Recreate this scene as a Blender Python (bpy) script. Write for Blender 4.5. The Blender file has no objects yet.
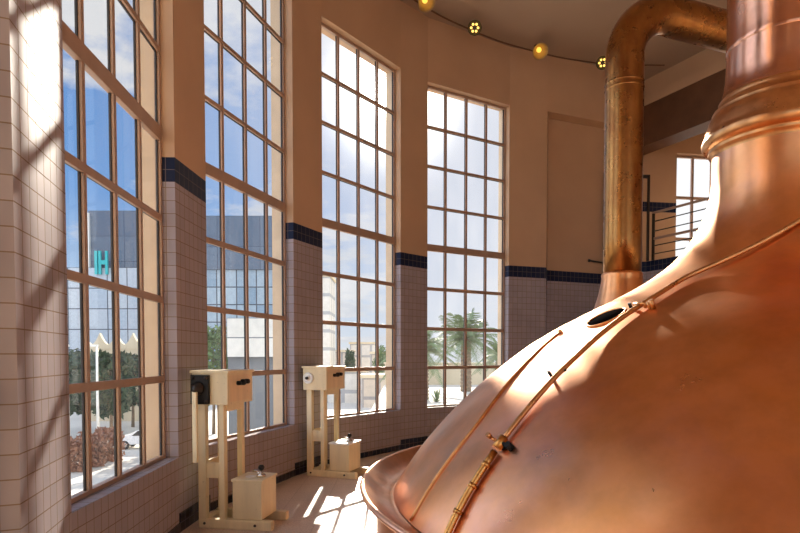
import bpy, bmesh, math, random
from mathutils import Vector, Matrix
random.seed(7)
sc = bpy.context.scene
COL = sc.collection
PI = math.pi
EYE = 1.57
CEIL = 7.42
BAND0, BAND1 = 3.10, 3.315

# ------------------------------------------------------------------ materials
class NT:
    def __init__(s, name):
        s.m = bpy.data.materials.new(name); s.m.use_nodes = True
        s.t = s.m.node_tree; s.t.nodes.clear()
        s.out = s.n('ShaderNodeOutputMaterial')
    def n(s, typ, **kw):
        nd = s.t.nodes.new(typ)
        for k, v in kw.items():
            if k in nd.bl_rna.properties: setattr(nd, k, v)
        return nd
    def l(s, a, b): s.t.links.new(a, b)
    def noise(s, scale, detail=4, rough=.55, vec=None, sc3=None):
        if vec is None: vec = s.n('ShaderNodeTexCoord').outputs['Object']
        if sc3:
            mp = s.n('ShaderNodeMapping'); mp.inputs['Scale'].default_value = sc3
            s.l(vec, mp.inputs['Vector']); vec = mp.outputs['Vector']
        nz = s.n('ShaderNodeTexNoise'); nz.inputs['Scale'].default_value = scale
        nz.inputs['Detail'].default_value = detail; nz.inputs['Roughness'].default_value = rough
        s.l(vec, nz.inputs['Vector']); return nz.outputs['Fac']
    def ramp(s, fac, stops):
        r = s.n('ShaderNodeValToRGB')
        while len(r.color_ramp.elements) < len(stops): r.color_ramp.elements.new(.5)
        for e, (p, c) in zip(r.color_ramp.elements, stops):
            e.position = p; e.color = (c[0], c[1], c[2], 1) if not isinstance(c, (int, float)) else (c, c, c, 1)
        s.l(fac, r.inputs['Fac']); return r.outputs['Color']
    def math(s, op, a, b=None):
        m = s.n('ShaderNodeMath', operation=op)
        for i, v in enumerate((a, b)):
            if v is None: continue
            if isinstance(v, (int, float)): m.inputs[i].default_value = v
            else: s.l(v, m.inputs[i])
        return m.outputs[0]
    def mix(s, fac, a, b, mode='MIX'):
        m = s.n('ShaderNodeMix', data_type='RGBA', blend_type=mode)
        for i, v in ((0, fac), (6, a), (7, b)):
            if isinstance(v, (int, float)): m.inputs[i].default_value = v
            elif isinstance(v, tuple): m.inputs[i].default_value = (v[0], v[1], v[2], 1)
            else: s.l(v, m.inputs[i])
        return m.outputs[2]
    def bsdf(s, color, rough=.5, metal=0, bump=None, bstr=.2, bdist=.01, spec=None):
        b = s.n('ShaderNodeBsdfPrincipled')
        for k, v in (('Base Color', color), ('Roughness', rough), ('Metallic', metal)):
            if isinstance(v, tuple): b.inputs[k].default_value = (v[0], v[1], v[2], 1)
            elif isinstance(v, (int, float)): b.inputs[k].default_value = v
            else: s.l(v, b.inputs[k])
        if spec is not None: b.inputs['Specular IOR Level'].default_value = spec
        if bump is not None:
            bp = s.n('ShaderNodeBump'); bp.inputs['Strength'].default_value = bstr; bp.inputs['Distance'].default_value = bdist
            s.l(bump, bp.inputs['Height']); s.l(bp.outputs['Normal'], b.inputs['Normal'])
        s.l(b.outputs[0], s.out.inputs['Surface']); return b

def plain(name, col, rough=.5, metal=0, var=.12, scale=8, spec=None):
    t = NT(name); f = t.noise(scale, 5)
    c = t.ramp(f, [(.3, tuple(x*(1-var) for x in col)), (.7, tuple(min(1, x*(1+var)) for x in col))])
    t.bsdf(c, rough, metal, spec=spec); return t.m

def tiles(name, c1, c2, grout, bw, bh, rough=.22, mort=.0035, uvoff=(0, 0), bstr=.35, spec=.5):
    t = NT(name)
    uv = t.n('ShaderNodeTexCoord').outputs['UV']
    mp = t.n('ShaderNodeMapping'); mp.inputs['Location'].default_value = (uvoff[0], uvoff[1], 0); t.l(uv, mp.inputs['Vector'])
    b = t.n('ShaderNodeTexBrick', offset=0, offset_frequency=1, squash=1, squash_frequency=1)
    b.inputs['Color1'].default_value = (*c1, 1); b.inputs['Color2'].default_value = (*c2, 1); b.inputs['Mortar'].default_value = (*grout, 1)
    b.inputs['Scale'].default_value = 1; b.inputs['Mortar Size'].default_value = mort; b.inputs['Mortar Smooth'].default_value = .25
    b.inputs['Brick Width'].default_value = bw; b.inputs['Row Height'].default_value = bh
    t.l(mp.outputs[0], b.inputs['Vector'])
    dirt = t.ramp(t.noise(1.4, 5), [(.3, .86), (.65, 1.0)])
    col = t.mix(1, b.outputs['Color'], dirt, 'MULTIPLY')
    inv = t.math('SUBTRACT', 1, b.outputs['Fac'])
    hgt = t.math('ADD', inv, t.math('MULTIPLY', t.noise(5, 2), .25))
    rg = t.math('ADD', rough, t.math('MULTIPLY', b.outputs['Fac'], .5))
    t.bsdf(col, rg, 0, hgt, bstr, .003, spec=spec); return t.m

M = {}
M['tile'] = tiles('wall_tile', (.37, .32, .335), (.33, .29, .305), (.235, .165, .115), .1, .113, rough=.5, spec=.03)
M['band'] = tiles('band_tile', (.016, .022, .05), (.024, .03, .06), (.13, .11, .11), .1, .1075, uvoff=(0, -BAND0), rough=.3, spec=.04)
M['skirt'] = tiles('skirting_tile', (.012, .016, .035), (.02, .024, .045), (.10, .085, .08), .1, .085, rough=.15)
M['paint'] = plain('wall_paint', (.50, .32, .19), .75, 0, .05, 1.3)
M['ceil'] = plain('ceiling_paint', (.37, .265, .185), .85, 0, .05, .8)
M['stucco'] = plain('outer_stucco', (.52, .385, .25), .9, 0, .08, 3)
t = NT('floor_stone')
sp = t.ramp(t.noise(60, 2), [(.35, (.54, .40, .31)), (.5, (.66, .51, .40)), (.7, (.76, .61, .49))])
uv = t.n('ShaderNodeTexCoord').outputs['Object']
br = t.n('ShaderNodeTexBrick', offset=0, offset_frequency=1, squash=1)
br.inputs['Scale'].default_value = 1; br.inputs['Brick Width'].default_value = .4; br.inputs['Row Height'].default_value = .4
br.inputs['Mortar Size'].default_value = .004; br.inputs['Color1'].default_value = (1, 1, 1, 1); br.inputs['Color2'].default_value = (.93, .93, .93, 1); br.inputs['Mortar'].default_value = (.75, .72, .7, 1)
t.l(uv, br.inputs['Vector'])
big = t.ramp(t.noise(.9, 5), [(.3, .85), (.7, 1.0)])
t.bsdf(t.mix(1, t.mix(1, sp, br.outputs['Color'], 'MULTIPLY'), big, 'MULTIPLY'), .42); M['floor'] = t.m
M['frame'] = plain('frame_paint', (.37, .245, .17), .5, 0, .08, 6)
M['gasket'] = plain('black_gasket', (.018, .016, .016), .55)
M['black'] = plain('black_iron', (.012, .011, .011), .6, 0, spec=.25)
M['hole'] = plain('matt_black', (.006, .005, .005), 1, spec=0)
M['steel'] = plain('dark_steel', (.05, .042, .036), .4, .7)
M['chrome'] = plain('bright_metal', (.75, .72, .68), .22, 1)
M['beam'] = plain('brown_beam', (.12, .052, .022), .6, 0, .2, 3)
M['white'] = plain('white_enamel', (.82, .80, .74), .35)

def wood(name, c):
    t = NT(name); g = t.noise(9, 5, sc3=(1, 1, .12))
    col = t.ramp(g, [(.3, tuple(x*.85 for x in c)), (.55, c), (.75, tuple(min(1, x*1.1) for x in c))])
    spots = t.ramp(t.noise(30, 2), [(.66, 1.0), (.75, .8)])
    t.bsdf(t.mix(1, col, spots, 'MULTIPLY'), .48, 0, g, .08, .004); return t.m
M['cream'] = wood('cream_wood', (.78, .65, .40))
M['creampanel'] = wood('cream_panel', (.78, .60, .36))

def glass(name, dirt_lo, dirt_hi, scale):
    t = NT(name)
    tr = t.n('ShaderNodeBsdfTransparent'); tr.inputs[0].default_value = (.95, .965, .97, 1)
    gl = t.n('ShaderNodeBsdfGlossy'); gl.inputs['Roughness'].default_value = .02
    fr = t.n('ShaderNodeFresnel'); fr.inputs['IOR'].default_value = 1.4
    m1 = t.n('ShaderNodeMixShader'); t.l(t.math('MULTIPLY', fr.outputs[0], .7), m1.inputs[0]); t.l(tr.outputs[0], m1.inputs[1]); t.l(gl.outputs[0], m1.inputs[2])
    du = t.n('ShaderNodeBsdfTranslucent'); du.inputs[0].default_value = (.9, .87, .82, 1)
    a = t.noise(scale, 6, .62, sc3=(1, 1, .55)); b = t.noise(scale*3.7, 4, .6, sc3=(1, 1, .25))
    f = t.math('MULTIPLY', a, t.math('ADD', b, .5))
    f = t.ramp(f, [(.35, dirt_lo), (.72, dirt_hi)])
    m2 = t.n('ShaderNodeMixShader'); t.l(f, m2.inputs[0]); t.l(m1.outputs[0], m2.inputs[1]); t.l(du.outputs[0], m2.inputs[2])
    t.l(m2.outputs[0], t.out.inputs['Surface']); return t.m
M['glass'] = glass('window_glass', .008, .04, 1.6)

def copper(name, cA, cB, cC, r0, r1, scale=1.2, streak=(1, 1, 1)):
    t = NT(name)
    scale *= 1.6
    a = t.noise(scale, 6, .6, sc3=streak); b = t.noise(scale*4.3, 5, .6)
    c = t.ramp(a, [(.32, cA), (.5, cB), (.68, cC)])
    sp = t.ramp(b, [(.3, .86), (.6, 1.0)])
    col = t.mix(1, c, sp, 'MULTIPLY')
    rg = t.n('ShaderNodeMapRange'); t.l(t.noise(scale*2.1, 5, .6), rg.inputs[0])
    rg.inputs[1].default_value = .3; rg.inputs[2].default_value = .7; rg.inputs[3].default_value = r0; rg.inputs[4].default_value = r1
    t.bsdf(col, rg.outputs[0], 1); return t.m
M['copper'] = copper('dome_copper', (.80, .39, .25), (.85, .39, .175), (.80, .34, .11), .27, .38, .9)
M['copper_rim'] = copper('rim_copper', (.76, .40, .28), (.84, .44, .24), (.80, .38, .17), .28, .42, 1.4)
M['copper_neck'] = copper('neck_copper', (.66, .34, .26), (.72, .36, .22), (.70, .31, .14), .17, .28, 1.6, (1, 1, .5))
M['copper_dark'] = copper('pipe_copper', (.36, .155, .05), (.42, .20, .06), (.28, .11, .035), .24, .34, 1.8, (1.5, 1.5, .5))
M['copper_trim'] = copper('trim_copper', (.62, .30, .12), (.70, .36, .15), (.58, .26, .10), .26, .36, 2.5)
M['brass'] = copper('brass', (.66, .34, .10), (.72, .38, .12), (.6, .30, .09), .25, .35, 4)

def emis(name, col, s):
    t = NT(name); e = t.n('ShaderNodeEmission'); e.inputs[0].default_value = (*col, 1); e.inputs[1].default_value = s
    t.l(e.outputs[0], t.out.inputs['Surface']); return t.m

# ------------------------------------------------------------------ mesh helpers
class MB:
    def __init__(s): s.bm = bmesh.new(); s.uv = None
    def box(s, x0, x1, y0, y1, z0, z1, bev=0, mi=0):
        vs = [s.bm.verts.new(p) for p in ((x0,y0,z0),(x1,y0,z0),(x1,y1,z0),(x0,y1,z0),(x0,y0,z1),(x1,y0,z1),(x1,y1,z1),(x0,y1,z1))]
        fs = [s.bm.faces.new([vs[i] for i in q]) for q in ((3,2,1,0),(4,5,6,7),(0,1,5,4),(1,2,6,5),(2,3,7,6),(3,0,4,7))]
        for f in fs: f.material_index = mi
        if bev:
            es = list({e for f in fs for e in f.edges})
            bmesh.ops.bevel(s.bm, geom=es, offset=bev, segments=2, affect='EDGES', profile=.7)
        return s
    def prism(s, pts, z0, z1, mi=0):
        a = [s.bm.verts.new((p[0], p[1], z0)) for p in pts]; b = [s.bm.verts.new((p[0], p[1], z1)) for p in pts]
        n = len(pts); s.bm.faces.new(a[::-1]).material_index = mi; s.bm.faces.new(b).material_index = mi
        for i in range(n):
            s.bm.faces.new([a[i], a[(i+1) % n], b[(i+1) % n], b[i]]).material_index = mi
        return s
    def bar(s, p, q, r, n=12, mi=0, r2=None, square=False):
        return s.tube([p, q], r, n, mi, r2=r2)
    def tube(s, pts, r, n=12, mi=0, cap=True, r2=None, radii=None, sx=1, sy=1):
        pts = [Vector(p) for p in pts]; m = len(pts)
        rs = radii or [r + ((r2 if r2 is not None else r) - r)*i/(m-1) for i in range(m)]
        rings = []; up = None
        for i, p in enumerate(pts):
            d = (pts[min(i+1, m-1)] - pts[max(i-1, 0)]).normalized()
            if up is None:
                up = Vector((0,0,1)) if abs(d.z) < .9 else Vector((1,0,0))
            x = d.cross(up)
            if x.length < 1e-4: x = d.orthogonal()
            x.normalize(); y = x.cross(d).normalized(); up = y
            rings.append([s.bm.verts.new(p + rs[i]*(math.cos(2*PI*k/n)*x*sx + math.sin(2*PI*k/n)*y*sy)) for k in range(n)])
        for i in range(m-1):
            for k in range(n):
                f = s.bm.faces.new([rings[i][k], rings[i][(k+1) % n], rings[i+1][(k+1) % n], rings[i+1][k]]); f.smooth = True; f.material_index = mi
        if cap:
            s.bm.faces.new(rings[0][::-1]).material_index = mi; s.bm.faces.new(rings[-1]).material_index = mi
        return s
    def lathe(s, prof, n=48, c=(0,0,0), mi=0, mat=None, smooth=True):
        mat = mat or Matrix.Translation(c)
        rings = []
        for r, z in prof:
            if r < 1e-5: rings.append([s.bm.verts.new(mat @ Vector((0, 0, z)))])
            else: rings.append([s.bm.verts.new(mat @ Vector((r*math.cos(2*PI*k/n), r*math.sin(2*PI*k/n), z))) for k in range(n)])
        for a, b in zip(rings, rings[1:]):
            for k in range(n):
                k2 = (k+1) % n
                if len(a) == 1 and len(b) == 1: continue
                if len(a) == 1: vs = [a[0], b[k2], b[k]]
                elif len(b) == 1: vs = [a[k], a[k2], b[0]]
                else: vs = [a[k], a[k2], b[k2], b[k]]
                f = s.bm.faces.new(vs); f.smooth = smooth; f.material_index = mi
        return s
    def quad(s, ps, mi=0, uvs=None):
        f = s.bm.faces.new([s.bm.verts.new(p) for p in ps]); f.material_index = mi
        if uvs:
            if s.uv is None: s.uv = s.bm.loops.layers.uv.new('UVMap')
            for lp, u in zip(f.loops, uvs): lp[s.uv].uv = u
        return s
    def build(s, name, mats, parent=None, fix=False):
        if fix: bmesh.ops.recalc_face_normals(s.bm, faces=s.bm.faces[:])
        me = bpy.data.meshes.new(name); s.bm.to_mesh(me); s.bm.free()
        for m in (mats if isinstance(mats, (list, tuple)) else [mats]): me.materials.append(m)
        o = bpy.data.objects.new(name, me); COL.objects.link(o)
        if parent is not None: o.parent = parent
        return o

def tag(o, label=None, cat=None, group=None, kind=None):
    for k, v in (('label', label), ('category', cat), ('group', group), ('kind', kind)):
        if v: o[k] = v
    return o
def empty(name, loc=(0,0,0), rz=0):
    o = bpy.data.objects.new(name, None); COL.objects.link(o); o.location = loc; o.rotation_euler.z = rz; o.empty_display_size = .2; return o
def copy_tree(o, parent=None):
    c = o.copy(); COL.objects.link(c)
    if parent is not None: c.parent = parent
    for ch in list(o.children): copy_tree(ch, c)
    return c

# ------------------------------------------------------------------ the bay wall
BAYS = [  # centre of the mullion front plane, tangent angle in degrees (anticlockwise order seen from the room's left to right)
    ((-1.457, 1.738), 112.6), ((-2.040, 4.292), 92.64), ((-1.766, 6.872), 72.92), ((-.632, 9.229), 53.69), ((1.223, 10.969), 31.22)]
HW, INN, OUT = .935, .11, .20
WZ0, WZ1 = .67, 6.33
def bay(i):
    (x, y), a = BAYS[i]; a = math.radians(a)
    return Vector((x, y)), Vector((math.cos(a), math.sin(a))), Vector((math.sin(a), -math.cos(a)))
def corner(i, side, n):
    P, t, inn = bay(i); return P + side*HW*t + n*inn

WM = [M['tile'], M['band'], M['paint'], M['stucco']]
ZS = [(0, BAND0, 0), (BAND0, BAND1, 1), (BAND1, CEIL+.05, 2)]
class Wall(MB):
    """adds vertical faces split at the band, with metric UVs"""
    def vert(s, p, q, z0, z1, u0=0, outer=False):
        L = (Vector(q) - Vector(p)).length
        for a, b, mi in ([(z0, z1, 3)] if outer else ZS):
            lo, hi = max(a, z0), min(b, z1)
            if hi - lo < 1e-4: continue
            s.quad([(p[0],p[1],lo),(q[0],q[1],lo),(q[0],q[1],hi),(p[0],p[1],hi)], 3 if outer else mi, [(u0,lo),(u0+L,lo),(u0+L,hi),(u0,hi)])
        return s
    def horiz(s, pts, z, mi):
        s.quad([(p[0],p[1],z) for p in pts], mi, [(p[0],p[1]) for p in pts]); return s
    def pier(s, ai, bi, bo, ao, z0=0, z1=CEIL+.05, zo=-5.2):
        s.vert(ai, bi, z0, z1, .004); s.vert(bi, bo, z0, z1, .004); s.vert(ao, ai, z0, z1, .004); s.vert(bo, ao, zo, z1, outer=True)
    def opening(s, i):
        li, ri, lo, ro = corner(i,-1,INN), corner(i,1,INN), corner(i,-1,-OUT), corner(i,1,-OUT)
        lf, rf = corner(i,-1,-.07), corner(i,1,-.07)
        s.vert(li, ri, 0, WZ0, .03); s.horiz([li, ri, rf, lf], WZ0, 0); s.horiz([lf, rf, ro, lo], WZ0-.05, 3); s.vert(ro, lo, -5.2, WZ0-.05, outer=True)
        s.vert(li, ri, WZ1, CEIL+.05, .03); s.horiz([lo, ro, ri, li], WZ1, 2); s.vert(ro, lo, WZ1, CEIL+.05, outer=True)
# reveals of the outer half are stucco: split each reveal at the frame plane
def reveal_pier(w, a, b):
    """pier between bay a's right side and bay b's left side"""
    ai, af, ao = corner(a,1,INN), corner(a,1,-.03), corner(a,1,-OUT)
    bi, bf, bo = corner(b,-1,INN), corner(b,-1,-.03), corner(b,-1,-OUT)
    w.vert(ai, bi, 0, CEIL+.05, .004); w.vert(bi, bf, 0, CEIL+.05, .004); w.vert(af, ai, 0, CEIL+.05, .04)
    w.vert(bf, bo, -5.2, CEIL+.05, outer=True); w.vert(ao, af, -5.2, CEIL+.05, outer=True); w.vert(bo, ao, -5.2, CEIL+.05, outer=True)

w = Wall()
L0i, L0f, L0o = corner(0,-1,INN), corner(0,-1,-.03), corner(0,-1,-OUT)
w.vert(L0i, L0f, 0, CEIL+.05, .004); w.vert(L0f, L0o, -5.2, CEIL+.05, outer=True)
w.vert((-.93,.62), L0i, 0, CEIL+.05); w.vert((-4.2,.62), (-.93,.62), 0, CEIL+.05); w.vert(L0o, (-4.2,.75), -5.2, CEIL+.05, outer=True)
for i in (0, 1, 2): w.opening(i)
ZB = ZS; ZS = [(0, CEIL+.05, 0)]
reveal_pier(w, 0, 1)
ZS = ZB
reveal_pier(w, 1, 2)
tag(w.build('wall_left', WM, fix=False), kind='structure')
w = Wall()
reveal_pier(w, 2, 3); w.opening(3); reveal_pier(w, 3, 4); w.opening(4)
# pier right of the fourth window, then a shallow blind bay
r4i, r4f, r4o = corner(4,1,INN), corner(4,1,-.03), corner(4,1,-OUT)
P5a = Vector((2.86, 11.63)); P5b = Vector((2.97, 11.98)); P5c = Vector((4.36, 12.56)); P5d = Vector((4.36, 13.6))
w.vert(r4i, P5a, 0, CEIL+.05, .004); w.vert(P5a, P5b, 0, CEIL+.05, .05); w.vert(P5b, P5c, 0, CEIL+.05, .02)
w.vert(r4f, r4i, 0, CEIL+.05, .04); w.vert(r4o, r4f, -5.2, CEIL+.05, outer=True)
dn = P5a-P5b; P5e = P5c+dn
w.vert(P5a, P5e, 6.33, CEIL+.05, .02); w.horiz([P5b, P5c, P5e, P5a], 6.33, 2); w.vert(P5e, P5c, 6.33, CEIL+.05)
w.vert(P5c, P5d, 0, CEIL+.05); w.vert((4.2, 13.8), r4o, -5.2, CEIL+.05, outer=True)
tag(w.build('wall_far', WM), kind='structure')

# far-right wall with the fifth window, seen under the beam
FZ = [(0, 4.80, 2), (4.80, 5.02, 1), (5.02, CEIL+.05, 2)]
FRW = [M['tile'], M['band2'] if 'band2' in M else M['band'], M['paint'], M['stucco']]
class FarWall(Wall):
    def vert(s, p, q, z0, z1, u0=0, outer=False):
        L = (Vector(q) - Vector(p)).length
        for a, b, mi in ([(z0, z1, 3)] if outer else FZ):
            lo, hi = max(a, z0), min(b, z1)
            if hi - lo < 1e-4: continue
            s.quad([(p[0],p[1],lo),(q[0],q[1],lo),(q[0],q[1],hi),(p[0],p[1],hi)], mi, [(u0,lo-1.7),(u0+L,lo-1.7),(u0+L,hi-1.7),(u0,hi-1.7)])
F0 = Vector((4.36, 13.1)); FT = Vector((math.cos(math.radians(9)), math.sin(math.radians(9)))); FN = Vector((FT.y, -FT.x))
def fpt(u, n=0): return F0 + u*FT + n*FN
WU0, WU1, FWZ0, FWZ1 = 1.87, 3.80, 3.35, 6.13
w = FarWall()
w.vert(fpt(-.4), fpt(WU0), 0, CEIL+.05); w.vert(fpt(WU1), fpt(7.6), 0, CEIL+.05)
w.vert(fpt(WU0), fpt(WU1), 0, FWZ0); w.vert(fpt(WU0), fpt(WU1), FWZ1, CEIL+.05)
w.vert(fpt(WU0,-.3), fpt(WU0), FWZ0, FWZ1); w.vert(fpt(WU1), fpt(WU1,-.3), FWZ0, FWZ1)
w.horiz([fpt(WU0), fpt(WU1), fpt(WU1,-.3), fpt(WU0,-.3)], FWZ0, 2); w.horiz([fpt(WU0,-.3), fpt(WU1,-.3), fpt(WU1), fpt(WU0)], FWZ1, 2)
w.vert(fpt(WU0,-.3), fpt(-.6,-.3), -5.2, CEIL+.05, outer=True); w.vert(fpt(7.6,-.3), fpt(WU1,-.3), -5.2, CEIL+.05, outer=True)
w.vert(fpt(WU1,-.3), fpt(WU0,-.3), -5.2, FWZ0, outer=True); w.vert(fpt(WU1,-.3), fpt(WU0,-.3), FWZ1, CEIL+.05, outer=True)
tag(w.build('wall_rear', FRW), kind='structure')

# hall behind and to the right
RX, NY, LX = 11.8, -7.5, -4.2
w = Wall()
w.vert((RX, 14.2), (RX, NY), 0, CEIL+.05)
tag(w.build('wall_right', WM), kind='structure')
w = Wall(); w.vert((LX, NY), (LX, .62), 0, CEIL+.05)
tag(w.build('wall_side', WM), kind='structure')
w = Wall()                                       # near wall: tall daylight openings behind the camera
xs = [LX]; openings = []
for k in range(5):
    x0 = -3.4 + 3.05*k; openings.append((x0, x0+2.2))
prev = RX
for x0, x1 in reversed(openings):
    w.vert((prev, NY), (x1, NY), 0, CEIL+.05)
    w.vert((x1, NY), (x0, NY), 0, .7); w.vert((x1, NY), (x0, NY), 6.4, CEIL+.05); w.horiz([(x0,NY),(x1,NY),(x1,NY-.3),(x0,NY-.3)], .7, 0)
    prev = x0
w.vert((prev, NY), (LX, NY), 0, CEIL+.05)
tag(w.build('wall_near', WM), kind='structure')

b = MB(); b.prism([(-4.3,-7.6),(11.9,-7.6),(11.9,14.3),(4.3,14.3),(4.3,12.7),(1.9,11.75),(.4,10.8),(-.2,10.3),(-1.3,8.9),(-2.0,7),(-2.3,5),(-2.1,3.2),(-1.5,1.3),(-1.1,.6),(-4.3,.6)], -.3, 0)
tag(b.build('floor', M['floor'], fix=True), kind='structure')
b = MB(); b.prism([(-4.3,-7.6),(11.9,-7.6),(11.9,14.4),(4.0,14.4),(4.0,12.9),(1.7,11.85),(.2,10.9),(-.4,10.4),(-1.5,8.9),(-2.2,7),(-2.5,5),(-2.3,3.1),(-1.7,1.2),(-1.3,.5),(-4.3,.5)], CEIL, CEIL+.3)
tag(b.build('ceiling', M['ceil'], fix=True), kind='structure')

# skirting tiles: one course under the windows, two courses on the piers
def skirt(pairs, name):
    s = MB()
    for p, q, h in pairs:
        p, q = Vector(p), Vector(q); d = (q-p).normalized(); n = Vector((d.y, -d.x)); L = (q-p).length
        a, c = p + .012*n, q + .012*n
        s.quad([(a.x,a.y,0),(c.x,c.y,0),(c.x,c.y,h),(a.x,a.y,h)], 0, [(0,0),(L,0),(L,h),(0,h)])
        s.quad([(a.x,a.y,h),(c.x,c.y,h),(q.x,q.y,h),(p.x,p.y,h)], 0, [(0,.01),(L,.01),(L,.02),(0,.02)])
        s.quad([(p.x,p.y,0),(a.x,a.y,0),(a.x,a.y,h),(p.x,p.y,h)], 0, [(0,0),(.01,0),(.01,h),(0,h)])
        s.quad([(c.x,c.y,0),(q.x,q.y,0),(q.x,q.y,h),(c.x,c.y,h)], 0, [(0,0),(.01,0),(.01,h),(0,h)])
    tag(s.build(name, M['skirt']), kind='structure')
sk = []
for i in range(3): sk.append((corner(i,-1,INN), corner(i,1,INN), .085))
for i in range(2): sk.append((corner(i,1,INN), corner(i+1,-1,INN), .17))
skirt(sk, 'baseboard_left')
skirt([(corner(2,1,INN), corner(3,-1,INN), .17), (corner(3,-1,INN), corner(3,1,INN), .085), (corner(3,1,INN), corner(4,-1,INN), .17),
       (corner(4,-1,INN), corner(4,1,INN), .085), (r4i, P5a, .17), (P5b, P5c, .17)], 'baseboard_far')

# ------------------------------------------------------------------ windows
ROWS = [.688, 1.373, 2.068, 2.776, 3.505, 4.223, 4.932, 5.616, 6.288]
COLS = [-.8999, -.4636, 0, .4636, .8999]
def make_window(idx):
    (x, y), a = BAYS[idx]
    e = empty('window_%d' % idx if idx else 'window_5', (x, y, 0), math.radians(a)); e['kind'] = 'structure'
    f = MB()
    f.box(-HW, -.90, 0, .05, WZ0, WZ1, .004); f.box(.90, HW, 0, .05, WZ0, WZ1, .004)
    f.box(-.90, .90, 0, .05, WZ0, .70, .004); f.box(-.90, .90, 0, .05, 6.285, WZ1, .004)
    f.build('window_frame', M['frame'], e)
    f = MB(); f.box(-.90, .90, -.006, .045, 3.445, 3.565, .006); f.build('transom', M['frame'], e)
    f = MB()
    for c in COLS[1:4]: f.box(c-.021, c+.021, 0, .02, .70, 6.285, .003)
    for k, z in enumerate(ROWS):
        if k in (1, 2, 3): f.box(-.90, .90, -.003, .02, z-.030, z+.030, .003)
        elif k in (5, 6, 7): f.box(-.90, .90, -.003, .02, z-.022, z+.022, .003)
    f.build('glazing_bar', M['frame'], e)
    g = MB()
    for c in COLS[1:4]: g.box(c-.028, c+.028, .021, .036, .70, 6.285)
    for s in (-1, 1): g.box(s*.893-.008, s*.893+.008, .021, .036, .70, 6.285)
    for k, z in enumerate(ROWS):
        if 0 < k < 8 and k != 4: g.box(-.90, .90, .021, .036, z-.028, z+.028)
    g.build('gasket', M['gasket'], e)
    p = MB(); p.quad([(-.9,.03,.7),(.9,.03,.7),(.9,.03,6.285),(-.9,.03,6.285)])
    p.build('pane', M['glass'], e)
    return e
for i in range(5): make_window(i)
# far-right window
e = empty('window_6', (fpt(WU0,-.12).x, fpt(WU0,-.12).y, 0), math.radians(9)); e['kind'] = 'structure'
WW = WU1-WU0
f = MB(); f.box(0,.05,0,.06,FWZ0,FWZ1); f.box(WW-.05,WW,0,.06,FWZ0,FWZ1); f.box(.05,WW-.05,0,.06,FWZ1-.05,FWZ1); f.box(.05,WW-.05,0,.06,FWZ0,FWZ0+.05)
f.build('window_frame', M['frame'], e)
f = MB()
for k in range(1, 4): f.box(WW*k/4-.025, WW*k/4+.025, 0, .05, FWZ0+.05, FWZ1-.05)
for z in (4.25, 5.18): f.box(.05, WW-.05, 0, .05, z-.03, z+.03)
f.build('glazing_bar', M['frame'], e)
p = MB(); p.quad([(.05,.03,FWZ0),(WW-.05,.03,FWZ0),(WW-.05,.03,FWZ1),(.05,.03,FWZ1)]); p.build('pane', M['glass'], e)

# ------------------------------------------------------------------ gallery, beam
GE = [Vector((5.19, 12.5)), Vector((7.3, 8.25))]
gd = (GE[1]-GE[0]).normalized(); gn = Vector((-gd.y, gd.x))     # gn points away from the room (to the right/back)
GZ = 3.57
w = Wall()
class GW(Wall): pass
def gface(p, q):
    L = (q-p).length
    for lo, hi, mi in ((0, GZ-.215, 0), (GZ-.215, GZ, 1)):
        w.quad([(p.x,p.y,lo),(q.x,q.y,lo),(q.x,q.y,hi),(p.x,p.y,hi)], mi, [(0,lo-GZ+BAND0+.215),(L,lo-GZ+BAND0+.215),(L,hi-GZ+BAND0+.215),(0,hi-GZ+BAND0+.215)])
gface(Vector((4.37, 12.62)), GE[0]); gface(GE[0], GE[1]); gface(GE[1], Vector((RX, 8.25)))
w.horiz([(4.37,12.62), GE[0], GE[1], (RX,8.25), (RX,14.2), (4.37,13.1)], GZ, 2)
tag(w.build('wall_gallery', WM), kind='structure')
s0 = GE[0] - 1.0*gd; s1 = GE[1]
b = MB(); b.prism([s0, s1, s1+.45*gn, s0+.45*gn], 6.0, 6.83); tag(b.build('trim_1', M['beam'], fix=True), kind='structure')
b = MB(); b.prism([s0-.02*gn, s1-.02*gn, s1+.5*gn, s0+.5*gn], 6.83, 7.02); b.prism([s0+.1*gn, s1+.1*gn, s1+.4*gn, s0+.4*gn], 7.02, CEIL); tag(b.build('trim_2', M['paint'], fix=True), kind='structure')

rail = empty('gallery_railing', (GE[0].x, GE[0].y, GZ), math.atan2(gd.y, gd.x))
tag(rail, 'dark metal railing with parallel bars on the tiled gallery edge, right of the pipe', 'railing')
RL = 4.6
for x in (.16, 1.55, 3.1, 4.58):
    MB().box(x-.022, x+.022, -.022, .022, 0, .98, .004).build('post', M['steel'], rail)
MB().box(.13, RL, -.028, .028, .96, 1.0, .008).build('handrail', M['frame'], rail)
MB().box(.13, RL, -.018, .018, .42, .47, .006).build('rail_bar', M['frame'], rail)
for z in (.13, .30, .60, .80):
    MB().bar((.13,0,z), (RL,0,z), .011, 8).build('rail_bar', M['steel'], rail)

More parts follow.
